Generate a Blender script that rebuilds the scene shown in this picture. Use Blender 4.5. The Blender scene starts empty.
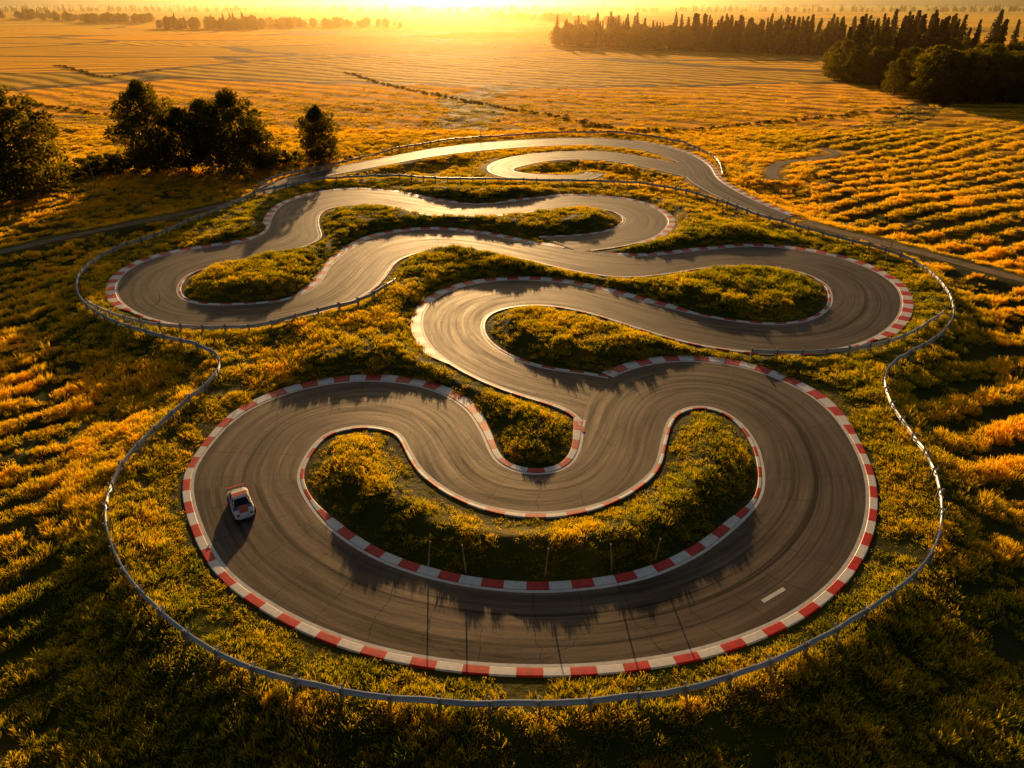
import bpy, math, random
import numpy as np
from mathutils import Vector

rng = np.random.default_rng(7)
random.seed(7)
scene = bpy.context.scene

# ------------------------------------------------------------------ camera
CAM_H = 40.0
PITCH = math.atan(382/692.0)
SP, CP = math.sin(PITCH), math.cos(PITCH)
cam_d = bpy.data.cameras.new("camera"); cam = bpy.data.objects.new("camera", cam_d)
scene.collection.objects.link(cam)
cam.location = (0, 0, CAM_H)
cam.rotation_euler = (math.pi/2-PITCH, 0, 0)
cam_d.sensor_width = 36; cam_d.lens = 692/1024*36
cam_d.clip_start = 0.5; cam_d.clip_end = 20000
scene.camera = cam

def plan(pts):
    """survey marks read off the aerial photo -> metres on the ground plane"""
    a = np.array(pts, float)
    x = (a[..., 0]-512)/692.0; y = -(a[..., 1]-384)/692.0
    t = CAM_H/(SP-y*CP)
    return np.stack([x*t, t*(CP+y*SP)], -1)

# ------------------------------------------------------------------ light
SUN_EL, SUN_AZ = math.radians(10.0), math.radians(-4.5)
sun_dir = Vector((math.sin(SUN_AZ)*math.cos(SUN_EL), math.cos(SUN_AZ)*math.cos(SUN_EL), math.sin(SUN_EL)))
sd = bpy.data.lights.new("sun", 'SUN'); sun = bpy.data.objects.new("sun", sd)
scene.collection.objects.link(sun)
sun.rotation_euler = sun_dir.to_track_quat('Z', 'Y').to_euler()
sd.energy = 5.0; sd.angle = math.radians(0.5); sd.color = (1.0, 0.58, 0.225)
w = bpy.data.worlds.new("World"); scene.world = w; w.use_nodes = True
nt = w.node_tree
sky = nt.nodes.new("ShaderNodeTexSky"); sky.sky_type = 'NISHITA'; sky.sun_disc = False
sky.sun_elevation = SUN_EL; sky.sun_rotation = SUN_AZ; sky.dust_density = 5.0
nt.links.new(sky.outputs[0], nt.nodes["Background"].inputs[0])
nt.nodes["Background"].inputs[1].default_value = 0.05
scene.view_settings.view_transform = 'Standard'
scene.view_settings.look = 'None'
scene.view_settings.exposure = 0

# ------------------------------------------------------------------ helpers
def sstep(a, b, x):
    t = np.clip((x-a)/(b-a), 0, 1); return t*t*(3-2*t)

def _hash(ix, iy, seed):
    h = (ix*374761393 + iy*668265263 + seed*974634777) & 0xffffffff
    h = ((h ^ (h >> 13))*1274126177) & 0xffffffff
    h = h ^ (h >> 16)
    return h/4294967295.0
def vnoise(x, y, s, seed=1):
    x = x/s; y = y/s
    ix = np.floor(x).astype(np.int64); iy = np.floor(y).astype(np.int64)
    fx = x-ix; fy = y-iy
    fx = fx*fx*(3-2*fx); fy = fy*fy*(3-2*fy)
    a = _hash(ix, iy, seed); b = _hash(ix+1, iy, seed); c = _hash(ix, iy+1, seed); d = _hash(ix+1, iy+1, seed)
    return (a*(1-fx)+b*fx)*(1-fy)+(c*(1-fx)+d*fx)*fy   # 0..1

def new_mesh(name, verts, faces, mats=(), fmat=None, uv=None, smooth=False):
    me = bpy.data.meshes.new(name)
    verts = np.asarray(verts, np.float32)
    if isinstance(faces, np.ndarray):
        n, k = faces.shape
        me.vertices.add(len(verts)); me.vertices.foreach_set("co", verts.ravel())
        me.loops.add(n*k); me.loops.foreach_set("vertex_index", faces.ravel().astype(np.int32))
        me.polygons.add(n)
        me.polygons.foreach_set("loop_start", (np.arange(n)*k).astype(np.int32))
        me.polygons.foreach_set("loop_total", np.full(n, k, np.int32))
        me.update(calc_edges=True)
    else:
        me.from_pydata([tuple(map(float, v)) for v in verts], [], faces)
    for m in mats: me.materials.append(m)
    if fmat is not None: me.polygons.foreach_set("material_index", np.asarray(fmat, np.int32))
    if uv is not None:
        l = me.uv_layers.new(name="UVMap")
        vi = np.empty(len(me.loops), np.int32); me.loops.foreach_get("vertex_index", vi)
        l.data.foreach_set("uv", np.asarray(uv, np.float32)[vi].ravel())
    me.polygons.foreach_set("use_smooth", np.full(len(me.polygons), smooth))
    me.update()
    return me
def new_obj(name, me, loc=(0, 0, 0), parent=None):
    o = bpy.data.objects.new(name, me); scene.collection.objects.link(o); o.location = loc
    if parent: o.parent = parent
    return o

def curve(pts, closed, spacing, smooth_m=1.5):
    """Catmull-Rom through rows of pts (any number of columns), resampled by arclength of the mean of xy pairs"""
    pts = np.asarray(pts, float); n = len(pts)
    out = []
    segs = n if closed else n-1
    for i in range(segs):
        if closed: p0, p1, p2, p3 = pts[(i-1) % n], pts[i], pts[(i+1) % n], pts[(i+2) % n]
        else: p0, p1, p2, p3 = pts[max(i-1, 0)], pts[i], pts[i+1], pts[min(i+2, n-1)]
        for t in np.linspace(0, 1, 40, endpoint=False):
            out.append(0.5*((2*p1)+(-p0+p2)*t+(2*p0-5*p1+4*p2-p3)*t*t+(-p0+3*p1-3*p2+p3)*t**3))
    if not closed: out.append(pts[-1])
    out = np.array(out)
    def resamp(o, sp):
        c = o.reshape(len(o), -1, 2).mean(1)
        if closed: c = np.vstack([c, c[:1]]); o = np.vstack([o, o[:1]])
        s = np.concatenate([[0], np.cumsum(np.linalg.norm(np.diff(c, axis=0), axis=1))])
        m = max(4, int(round(s[-1]/sp)))
        q = np.linspace(0, s[-1], m+1)
        if closed: q = q[:-1]
        return np.stack([np.interp(q, s, o[:, k]) for k in range(o.shape[1])], 1), q
    o, q = resamp(out, 0.25)
    k = max(1, int(smooth_m/0.25))
    for _ in range(2):
        if closed: pad = np.vstack([o[-k:], o, o[:k]])
        else: pad = np.vstack([np.repeat(o[:1], k, 0), o, np.repeat(o[-1:], k, 0)])
        cs = np.cumsum(np.vstack([np.zeros((1, o.shape[1])), pad]), 0)
        o = (cs[2*k+1:]-cs[:-2*k-1])/(2*k+1)
    return resamp(o, spacing)

# ------------------------------------------------------------------ materials
def mat(name):
    m = bpy.data.materials.new(name); m.use_nodes = True
    return m, m.node_tree, m.node_tree.nodes["Principled BSDF"]
def simple(name, col, rough=0.6, metal=0.0, var=0.15, scale=6.0, coat=0.0):
    m, t, b = mat(name)
    b.inputs["Roughness"].default_value = rough; b.inputs["Metallic"].default_value = metal
    b.inputs["Coat Weight"].default_value = coat
    tc = t.nodes.new("ShaderNodeTexCoord")
    n = t.nodes.new("ShaderNodeTexNoise"); n.inputs["Scale"].default_value = scale; n.inputs["Detail"].default_value = 6
    t.links.new(tc.outputs["Object"], n.inputs["Vector"])
    r = t.nodes.new("ShaderNodeValToRGB")
    r.color_ramp.elements[0].position = 0.3; r.color_ramp.elements[1].position = 0.7
    r.color_ramp.elements[0].color = (*[c*(1-var) for c in col], 1)
    r.color_ramp.elements[1].color = (*[min(1, c*(1+var)) for c in col], 1)
    t.links.new(n.outputs["Fac"], r.inputs[0]); t.links.new(r.outputs[0], b.inputs["Base Color"])
    return m
def N(t, typ, **kw):
    n = t.nodes.new(typ)
    for k, v in kw.items(): setattr(n, k, v)
    return n
def math_n(t, op, a, b=None, c=None):
    n = t.nodes.new("ShaderNodeMath"); n.operation = op
    for i, v in enumerate((a, b, c)):
        if v is None: continue
        if isinstance(v, (int, float)): n.inputs[i].default_value = v
        else: t.links.new(v, n.inputs[i])
    return n.outputs[0]
def noise_n(t, vec, scale, detail=4, rough=0.55):
    n = t.nodes.new("ShaderNodeTexNoise"); n.inputs["Scale"].default_value = scale
    n.inputs["Detail"].default_value = detail; n.inputs["Roughness"].default_value = rough
    t.links.new(vec, n.inputs["Vector"]); return n.outputs["Fac"]
def ramp_n(t, fac, stops):
    r = t.nodes.new("ShaderNodeValToRGB"); e = r.color_ramp.elements
    while len(e) < len(stops): e.new(0.5)
    for i, (p, c) in enumerate(stops):
        e[i].position = p; e[i].color = (*c, 1) if len(c) == 3 else c
    t.links.new(fac, r.inputs[0]); return r.outputs[0]
def mix_n(t, fac, a, b, mode='MIX'):
    n = t.nodes.new("ShaderNodeMix"); n.data_type = 'RGBA'; n.blend_type = mode
    for sock, v in ((n.inputs[0], fac), (n.inputs[6], a), (n.inputs[7], b)):
        if isinstance(v, (int, float)): sock.default_value = v
        elif isinstance(v, tuple): sock.default_value = (*v, 1)
        else: t.links.new(v, sock)
    return n.outputs[2]

# asphalt
def asphalt_mat():
    m, t, b = mat("asphalt")
    geo = N(t, "ShaderNodeNewGeometry"); pos = geo.outputs["Position"]
    uv = N(t, "ShaderNodeUVMap"); sp = N(t, "ShaderNodeSeparateXYZ"); t.links.new(uv.outputs[0], sp.inputs[0])
    # uv.x = metres along, uv.y = metres across (0 centre)
    mp = N(t, "ShaderNodeMapping"); mp.inputs["Scale"].default_value = (0.06, 1.0, 1); t.links.new(uv.outputs[0], mp.inputs[0])
    streak = noise_n(t, mp.outputs[0], 1.0, 6, 0.72)
    mp2 = N(t, "ShaderNodeMapping"); mp2.inputs["Scale"].default_value = (0.025, 0.28, 1); t.links.new(uv.outputs[0], mp2.inputs[0])
    broad = noise_n(t, mp2.outputs[0], 1.0, 3)
    fine = noise_n(t, pos, 7.0, 6, 0.75)
    patch = noise_n(t, pos, 0.15, 5, .65)
    c1 = ramp_n(t, streak, [(0.36, (0.010, 0.009, 0.009)), (0.5, (0.055, 0.044, 0.038)), (0.64, (0.150, 0.115, 0.090))])
    c2 = mix_n(t, 0.5, c1, ramp_n(t, broad, [(0.40, (0.012, 0.011, 0.011)), (0.60, (0.115, 0.090, 0.072))]))
    c3 = mix_n(t, 0.30, c2, ramp_n(t, fine, [(0.35, (0.012, 0.011, 0.010)), (0.68, (0.17, 0.135, 0.105))]))
    c4 = mix_n(t, 0.30, c3, ramp_n(t, patch, [(0.38, (0.020, 0.018, 0.017)), (0.62, (0.125, 0.098, 0.076))]))
    wob = noise_n(t, pos, 0.5, 2)
    sx = math_n(t, 'ADD', math_n(t, 'DIVIDE', sp.outputs[0], 3.9), math_n(t, 'MULTIPLY', wob, 0.30))
    fr = math_n(t, 'ABSOLUTE', math_n(t, 'SUBTRACT', math_n(t, 'FRACT', sx), 0.5))
    seam = math_n(t, 'LESS_THAN', fr, 0.009)
    vo = N(t, "ShaderNodeTexVoronoi", feature='DISTANCE_TO_EDGE'); vo.inputs["Scale"].default_value = 0.10
    wp = N(t, "ShaderNodeVectorMath", operation='ADD'); nz = N(t, "ShaderNodeTexNoise"); nz.inputs["Scale"].default_value = 0.7; nz.inputs["Detail"].default_value = 4
    t.links.new(pos, nz.inputs["Vector"]); t.links.new(pos, wp.inputs[0]); t.links.new(nz.outputs["Color"], wp.inputs[1])
    t.links.new(wp.outputs[0], vo.inputs["Vector"])
    big = noise_n(t, pos, 0.07, 2)
    crack = math_n(t, 'MULTIPLY', math_n(t, 'LESS_THAN', vo.outputs["Distance"], 0.0022), math_n(t, 'LESS_THAN', big, 0.46))
    sm = math_n(t, 'MULTIPLY', math_n(t, 'GREATER_THAN', big, 0.46), seam)
    mark = math_n(t, 'MULTIPLY', math_n(t, 'MAXIMUM', sm, crack), 0.6)
    # tyre marks laid along the racing line
    mp3 = N(t, "ShaderNodeMapping"); mp3.inputs["Scale"].default_value = (0.014, 1.5, 1); t.links.new(uv.outputs[0], mp3.inputs[0])
    tyre = ramp_n(t, noise_n(t, mp3.outputs[0], 1.0, 3, .6), [(0.52, (0, 0, 0)), (0.60, (1, 1, 1))])
    line_w = math_n(t, 'SUBTRACT', 1.0, math_n(t, 'MINIMUM', 1.0, math_n(t, 'MULTIPLY', math_n(t, 'ABSOLUTE', sp.outputs[1]), 0.22)))
    tz = math_n(t, 'MULTIPLY', tyre, math_n(t, 'MULTIPLY_ADD', line_w, 0.55, 0.22))
    c45 = mix_n(t, tz, c4, (0.010, 0.009, 0.009))
    c5 = mix_n(t, mark, c45, (0.010, 0.009, 0.008))
    t.links.new(c5, b.inputs["Base Color"])
    rg = math_n(t, 'MULTIPLY_ADD', streak, -0.34, 0.72)
    rg2 = math_n(t, 'MULTIPLY_ADD', fine, 0.15, rg)
    t.links.new(rg2, b.inputs["Roughness"])
    sl = math_n(t, 'MULTIPLY_ADD', streak, 2.2, -0.58)
    sl2 = math_n(t, 'MAXIMUM', 0.02, math_n(t, 'MULTIPLY', sl, math_n(t, 'MULTIPLY_ADD', math_n(t, 'MAXIMUM', mark, tz), -0.9, 1.0)))
    t.links.new(sl2, b.inputs["Specular IOR Level"])
    b.inputs["Specular Tint"].default_value = (1.0, 0.74, 0.48, 1)
    bp = N(t, "ShaderNodeBump"); bp.inputs["Strength"].default_value = 0.55; bp.inputs["Distance"].default_value = 0.03
    t.links.new(noise_n(t, pos, 3.0, 6, 0.75), bp.inputs["Height"]); t.links.new(bp.outputs[0], b.inputs["Normal"])
    return m

def ground_mat():
    m, t, b = mat("grass_ground")
    geo = N(t, "ShaderNodeNewGeometry"); pos = geo.outputs["Position"]
    sp0 = N(t, "ShaderNodeSeparateXYZ"); t.links.new(pos, sp0.inputs[0])
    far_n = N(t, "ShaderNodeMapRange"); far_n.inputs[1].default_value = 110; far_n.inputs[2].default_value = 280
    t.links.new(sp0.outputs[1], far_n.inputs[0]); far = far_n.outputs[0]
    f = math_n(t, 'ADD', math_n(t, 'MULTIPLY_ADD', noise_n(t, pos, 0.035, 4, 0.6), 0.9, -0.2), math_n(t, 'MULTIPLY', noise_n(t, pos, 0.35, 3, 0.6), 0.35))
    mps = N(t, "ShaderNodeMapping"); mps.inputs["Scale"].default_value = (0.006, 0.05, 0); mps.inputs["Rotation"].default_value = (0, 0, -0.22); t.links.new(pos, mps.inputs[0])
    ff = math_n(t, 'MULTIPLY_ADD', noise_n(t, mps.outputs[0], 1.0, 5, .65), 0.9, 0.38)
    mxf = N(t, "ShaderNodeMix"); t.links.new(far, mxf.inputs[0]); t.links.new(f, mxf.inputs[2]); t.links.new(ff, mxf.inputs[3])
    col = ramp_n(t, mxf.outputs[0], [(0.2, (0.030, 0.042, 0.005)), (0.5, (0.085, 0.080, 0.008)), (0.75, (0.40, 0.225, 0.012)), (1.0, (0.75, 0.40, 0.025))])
    # field parcels, each with its own tone and its own drilling direction
    mp = N(t, "ShaderNodeMapping"); mp.inputs["Scale"].default_value = (0.0030, 0.0062, 0.0); mp.inputs["Rotation"].default_value = (0, 0, 0.35)
    t.links.new(pos, mp.inputs[0])
    nzw = N(t, "ShaderNodeTexNoise"); nzw.inputs["Scale"].default_value = 1.2; nzw.inputs["Detail"].default_value = 1; t.links.new(mp.outputs[0], nzw.inputs["Vector"])
    add = N(t, "ShaderNodeVectorMath", operation='MULTIPLY_ADD'); t.links.new(nzw.outputs["Color"], add.inputs[0]); add.inputs[1].default_value = (0.25, 0.25, 0); t.links.new(mp.outputs[0], add.inputs[2])
    v1 = N(t, "ShaderNodeTexVoronoi", feature='F1'); v1.inputs["Scale"].default_value = 1.0; t.links.new(add.outputs[0], v1.inputs["Vector"])
    v2 = N(t, "ShaderNodeTexVoronoi", feature='DISTANCE_TO_EDGE'); v2.inputs["Scale"].default_value = 1.0; t.links.new(add.outputs[0], v2.inputs["Vector"])
    sc = N(t, "ShaderNodeSeparateColor"); t.links.new(v1.outputs["Color"], sc.inputs[0])
    ang = math_n(t, 'MULTIPLY_ADD', sc.outputs[1], 1.3, 0.85)
    cx = math_n(t, 'MULTIPLY', math_n(t, 'COSINE', ang), sp0.outputs[0])
    cy = math_n(t, 'MULTIPLY', math_n(t, 'SINE', ang), sp0.outputs[1])
    wob = math_n(t, 'MULTIPLY', noise_n(t, pos, 0.008, 1), 30.0)
    ph = math_n(t, 'MULTIPLY', math_n(t, 'ADD', math_n(t, 'ADD', cx, cy), wob), 6.283/15.0)
    band = math_n(t, 'MULTIPLY_ADD', math_n(t, 'SINE', ph), 0.5, 0.5)
    bandm = math_n(t, 'MULTIPLY', band, math_n(t, 'MULTIPLY_ADD', noise_n(t, pos, 0.05, 3), 0.6, 0.2))
    tone = ramp_n(t, sc.outputs[0], [(0.0, (0.50, 0.58, 0.4)), (0.35, (0.85, 0.85, 0.8)), (0.7, (1.0, 0.96, 0.9)), (1.0, (1.3, 1.12, 0.95))])
    btone = ramp_n(t, bandm, [(0.04, (0.42, 0.38, 0.30)), (0.40, (1.30, 1.2, 1.0))])
    colf = mix_n(t, 1.0, mix_n(t, 1.0, col, tone, 'MULTIPLY'), btone, 'MULTIPLY')
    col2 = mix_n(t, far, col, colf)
    line = math_n(t, 'MULTIPLY', math_n(t, 'LESS_THAN', v2.outputs["Distance"], 0.022), math_n(t, 'GREATER_THAN', far, 0.9))
    col3 = mix_n(t, math_n(t, 'MULTIPLY', line, 0.85), col2, (0.06, 0.045, 0.01))
    t.links.new(col3, b.inputs["Base Color"])
    b.inputs["Roughness"].default_value = 0.8
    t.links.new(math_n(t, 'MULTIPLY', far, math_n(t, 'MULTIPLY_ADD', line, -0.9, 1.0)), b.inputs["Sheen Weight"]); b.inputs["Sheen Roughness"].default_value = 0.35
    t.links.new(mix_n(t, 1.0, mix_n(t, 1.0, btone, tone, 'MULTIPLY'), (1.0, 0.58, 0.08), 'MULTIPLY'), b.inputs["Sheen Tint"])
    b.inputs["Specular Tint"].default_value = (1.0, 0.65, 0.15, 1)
    t.links.new(math_n(t, 'MULTIPLY_ADD', bandm, 0.35, 0.05), b.inputs["Specular IOR Level"])
    bp = N(t, "ShaderNodeBump"); bp.inputs["Strength"].default_value = 0.7; bp.inputs["Distance"].default_value = 0.4
    t.links.new(noise_n(t, pos, 1.1, 5, 0.7), bp.inputs["Height"])
    bp2 = N(t, "ShaderNodeBump"); bp2.inputs["Distance"].default_value = 1.4
    t.links.new(math_n(t, 'MULTIPLY', far, 0.6), bp2.inputs["Strength"])
    t.links.new(math_n(t, 'ADD', math_n(t, 'MULTIPLY', bandm, 1.4), math_n(t, 'MULTIPLY', noise_n(t, pos, 0.12, 5, .65), .8)), bp2.inputs["Height"]); t.links.new(bp.outputs[0], bp2.inputs["Normal"])
    t.links.new(bp2.outputs[0], b.inputs["Normal"])
    return m

def blade_mat():
    """tone of every tuft is stored with the tuft (dry straw ... green)"""
    m = bpy.data.materials.new("grass_blades"); m.use_nodes = True; t = m.node_tree; t.nodes.clear()
    out = N(t, "ShaderNodeOutputMaterial")
    at = N(t, "ShaderNodeAttribute"); at.attribute_type = 'INSTANCER'; at.attribute_name = "tone"
    uv = N(t, "ShaderNodeUVMap"); sp = N(t, "ShaderNodeSeparateXYZ"); t.links.new(uv.outputs[0], sp.inputs[0])
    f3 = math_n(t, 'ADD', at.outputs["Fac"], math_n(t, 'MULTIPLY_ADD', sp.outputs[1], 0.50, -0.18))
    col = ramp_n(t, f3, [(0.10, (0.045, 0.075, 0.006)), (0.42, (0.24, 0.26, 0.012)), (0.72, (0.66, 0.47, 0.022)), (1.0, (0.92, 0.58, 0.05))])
    d = N(t, "ShaderNodeBsdfDiffuse"); tr = N(t, "ShaderNodeBsdfTranslucent")
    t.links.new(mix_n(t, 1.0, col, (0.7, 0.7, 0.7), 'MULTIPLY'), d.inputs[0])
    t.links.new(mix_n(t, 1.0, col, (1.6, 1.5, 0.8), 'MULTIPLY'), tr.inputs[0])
    mx = N(t, "ShaderNodeMixShader"); mx.inputs[0].default_value = 0.70
    t.links.new(d.outputs[0], mx.inputs[1]); t.links.new(tr.outputs[0], mx.inputs[2])
    t.links.new(mx.outputs[0], out.inputs[0])
    return m

def leaf_mat(name, dark, light, trans=0.35):
    m = bpy.data.materials.new(name); m.use_nodes = True; t = m.node_tree; t.nodes.clear()
    out = N(t, "ShaderNodeOutputMaterial")
    geo = N(t, "ShaderNodeNewGeometry")
    oi = N(t, "ShaderNodeObjectInfo")
    n = noise_n(t, geo.outputs["Position"], 0.6, 2)
    f = math_n(t, 'ADD', n, math_n(t, 'MULTIPLY_ADD', oi.outputs["Random"], 0.3, -0.15))
    col = ramp_n(t, f, [(0.3, dark), (0.7, light)])
    d = N(t, "ShaderNodeBsdfDiffuse"); tr = N(t, "ShaderNodeBsdfTranslucent")
    t.links.new(col, d.inputs[0]); t.links.new(mix_n(t, 1.0, col, (2.2, 1.7, 0.5), 'MULTIPLY'), tr.inputs[0])
    mx = N(t, "ShaderNodeMixShader"); mx.inputs[0].default_value = trans
    t.links.new(d.outputs[0], mx.inputs[1]); t.links.new(tr.outputs[0], mx.inputs[2]); t.links.new(mx.outputs[0], out.inputs[0])
    return m

M_ASPH = asphalt_mat()
M_GROUND = ground_mat()
M_BLADE = blade_mat()
M_LEAF = leaf_mat("leaves", (0.038, 0.052, 0.006), (0.18, 0.17, 0.018), .52)
M_NEEDLE = leaf_mat("needles", (0.016, 0.026, 0.006), (0.06, 0.065, 0.012), 0.3)
M_BARK = simple("bark", (0.06, 0.045, 0.03), 0.9)
M_RED = simple("kerb_red_paint", (0.66, 0.014, 0.010), 0.5, var=0.25, scale=2.0)
M_WHITE = simple("kerb_white_paint", (0.82, 0.80, 0.77), 0.5, var=0.10, scale=2.0)
M_LINE = simple("line_paint", (0.74, 0.72, 0.67), 0.55, var=0.15, scale=1.5)
M_STEEL = simple("galvanised_steel", (0.62, 0.65, 0.68), 0.4, 0.3, var=0.15, scale=1.0)
M_POST = simple("steel_post", (0.36, 0.36, 0.36), 0.55, 0.3, var=0.2, scale=1.0)
M_DIRT = simple("dirt_track", (0.24, 0.16, 0.08), 0.9, var=0.35, scale=0.5)

# ------------------------------------------------------------------ circuit survey
A = [(190,490,300,480),(205,450,308,455),(245,411,325,436),(305,388,348,428),(370,380,375,427),(425,387,398,434),
(463,405,408,450),(483,432,420,470),(495,458,445,490),(515,470,480,506),(540,473,530,514),(565,467,580,510),(578,450,622,496),
(583,420,655,470),(593,392,664,440),(620,372,672,418),(670,361,690,408),(730,364,715,409),(785,381,738,422),(830,410,755,445),
(862,460,762,475),(869,510,757,500),(850,563,735,525),(800,610,700,552),(720,645,650,575),(630,663,590,587),(530,668,525,590),
(430,660,455,582),(340,638,390,563),(265,602,345,538),(215,558,317,512)]
B = [(588,440,650,385),(577,414,607,377),(545,402,575,372),(500,388,540,367),(458,368,508,355),(430,347,488,341),(420,322,482,326),(430,302,489,314),
(455,288,510,307),(500,280,545,305),(555,281,590,313),(605,291,635,327),(655,304,690,343),(710,317,750,352),(765,324,810,353),
(805,321,860,344),(825,311,891,327),(831,299,903,305),(825,284,894,283),(800,272,860,264),(760,266,815,252),(710,267,755,246),
(665,274,700,250),(620,277,645,256),(570,270,590,252),(520,258,530,243),(470,250,480,233),(430,250,425,229),(398,260,375,236),
(384,277,345,252),(370,291,328,268),(340,306,316,286),(290,320,285,300),(235,326,240,304),(180,325,203,304),(140,315,184,299),
(118,299,178,289),(117,281,187,275),(135,265,210,267),(167,254,245,259),(212,246,285,251),(247,241,308,245),(266,231,320,237),
(271,218,317,225),(283,204,320,213),(312,194,340,206),(350,189,375,206),(395,192,405,211),(435,200,440,216),(480,204,480,217),
(530,199,528,212),(580,195,575,208),(630,200,608,210),(657,209,622,216),(669,221,624,222),(657,236,610,230),(622,246,580,235),(575,252,535,237)]
C = [(250,191,262,196),(300,175,310,180),(370,161,380,166),(440,148,448,154),(520,140,524,147),(600,138,598,145),(665,146,652,152),
(706,162,680,164),(716,178,684,176),(735,190,700,188),(760,203,740,207),(800,219,790,224)]
D = [(690,166,690,178),(650,158,640,166),(600,151,598,160),(550,152,556,160),(505,158,522,166),(484,168,512,170),(500,177,522,173),(545,181,550,175),(590,181,582,175),(606,172,586,171)]
PATHS = [
 [(800,221),(860,237),(930,255),(1024,280),(1100,300)],
 [(775,180),(772,170),(785,162),(815,159),(838,153),(820,148)],
 [(-60,262),(0,252),(60,238),(130,224),(200,210),(250,198)],
]
def ribbon(S, closed, smooth_m=1.2, sp=0.4):
    a = np.array(S, float)
    P = plan(a[:, :2]); Q = plan(a[:, 2:])
    o, q = curve(np.hstack([P, Q]), closed, sp, smooth_m)
    return o[:, :2], o[:, 2:], q
RA = ribbon(A, True, 1.2); RB = ribbon(B, False, 2.0)
RC = ribbon(C, False, 6.0, 1.0); RD = ribbon(D, False, 4.0, 1.0)
RP = []
for p in PATHS:
    c, q = curve(plan(p), False, 1.0, 3.0)
    T = np.gradient(c, axis=0); T /= np.linalg.norm(T, axis=1)[:, None]+1e-9
    nrm = np.stack([-T[:, 1], T[:, 0]], 1)
    wv = 1.1+0.5*vnoise(q, q*0, 6, 3)[:, None]
    RP.append((c-nrm*wv, c+nrm*wv, q))

# road mask + distance transform (jump flooding)
GX0, GY0, CELL = -135.0, 12.0, 0.35
GW, GH = int(270/CELL), int(280/CELL)
mask = np.zeros((GH, GW), bool)
def stamp(P, Q):
    for t in np.linspace(0, 1, 70):
        p = P*(1-t)+Q*t
        pm = np.vstack([p, (p[:-1]+p[1:])/2, p[:-1]*.75+p[1:]*.25, p[:-1]*.25+p[1:]*.75])
        i = ((pm[:, 0]-GX0)/CELL).astype(int); j = ((pm[:, 1]-GY0)/CELL).astype(int)
        ok = (i >= 0) & (i < GW) & (j >= 0) & (j < GH)
        mask[j[ok], i[ok]] = True
for r in (RA, RB, RC, RD, *RP): stamp(r[0], r[1])
def jfa(mask, cell):
    H, W = mask.shape
    yy, xx = np.mgrid[0:H, 0:W].astype(np.float32)
    sx = np.where(mask, xx, 1e6).astype(np.float32); sy = np.where(mask, yy, 1e6).astype(np.float32)
    best = (sx-xx)**2+(sy-yy)**2
    st = 256
    while st >= 1:
        for dy in (-st, 0, st):
            for dx in (-st, 0, st):
                if dx == 0 and dy == 0: continue
                ys, ye = max(0, dy), min(H, H+dy); xs, xe = max(0, dx), min(W, W+dx)
                nsx = sx[ys-dy:ye-dy, xs-dx:xe-dx]; nsy = sy[ys-dy:ye-dy, xs-dx:xe-dx]
                d = (nsx-xx[ys:ye, xs:xe])**2+(nsy-yy[ys:ye, xs:xe])**2
                k = d < best[ys:ye, xs:xe]
                best[ys:ye, xs:xe][k] = d[k]
                a = sx[ys:ye, xs:xe].copy(); a[k] = nsx[k]; b = sy[ys:ye, xs:xe].copy(); b[k] = nsy[k]
                sx[ys:ye, xs:xe] = a; sy[ys:ye, xs:xe] = b
        st //= 2
    return np.sqrt(best)*cell
DR = jfa(mask, CELL)
RAIL = [(440,712),(360,705),(280,690),(220,665),(165,625),(130,585),(112,545),(110,510),(125,475),(160,435),(200,400),(221,378),(218,362),
(190,350),(130,334),(92,315),(79,295),(86,275),(112,257),(160,239),(220,214),(262,194),(320,184),(385,180),(450,183),(540,184),(640,188),(700,200),(760,220),
(830,241),(900,262),(935,285),(950,310),(948,330),(928,350),(895,367),(882,385),(887,410),(907,440),(930,480),(938,520),(930,560),
(900,595),(840,635),(770,672),(680,700),(600,711),(520,715)]
rail_c, rail_q = curve(plan(RAIL), True, 0.5, 1.5)
C2 = 0.7
W2, H2 = int(270/C2), int(280/C2)
rm = np.zeros((H2, W2), bool)
i = ((rail_c[:, 0]-GX0)/C2).astype(int); j = ((rail_c[:, 1]-GY0)/C2).astype(int)
ok = (i >= 0) & (i < W2) & (j >= 0) & (j < H2); rm[j[ok], i[ok]] = True
RD2 = jfa(rm, C2)
yy, xx = np.mgrid[0:H2, 0:W2]; yy = GY0+(yy+.5)*C2; xx = GX0+(xx+.5)*C2
ins = np.zeros((H2, W2), bool)
rc = rail_c[::4]
for k in range(len(rc)):
    x1, y1 = rc[k]; x2, y2 = rc[(k+1) % len(rc)]
    if y1 == y2: continue
    c = ((y1 > yy) != (y2 > yy)) & (xx < (x2-x1)*(yy-y1)/(y2-y1)+x1)
    ins ^= c
RS = np.where(ins, -RD2, RD2)
def lookup(G, cell, x, y, default):
    H, W = G.shape
    u = (x-GX0)/cell-.5; v = (y-GY0)/cell-.5
    out = (u < 0) | (v < 0) | (u > W-2) | (v > H-2)
    u = np.clip(u, 0, W-2.001); v = np.clip(v, 0, H-2.001)
    i = u.astype(int); j = v.astype(int); fu = u-i; fv = v-j
    r = (G[j, i]*(1-fu)+G[j, i+1]*fu)*(1-fv)+(G[j+1, i]*(1-fu)+G[j+1, i+1]*fu)*fv
    return np.where(out, default, r)
def droad(x, y): return lookup(DR, CELL, x, y, 60.0)
def drail(x, y): return lookup(RS, C2, x, y, 60.0)
RC_C = np.array([-60.0, 520.0])
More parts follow.
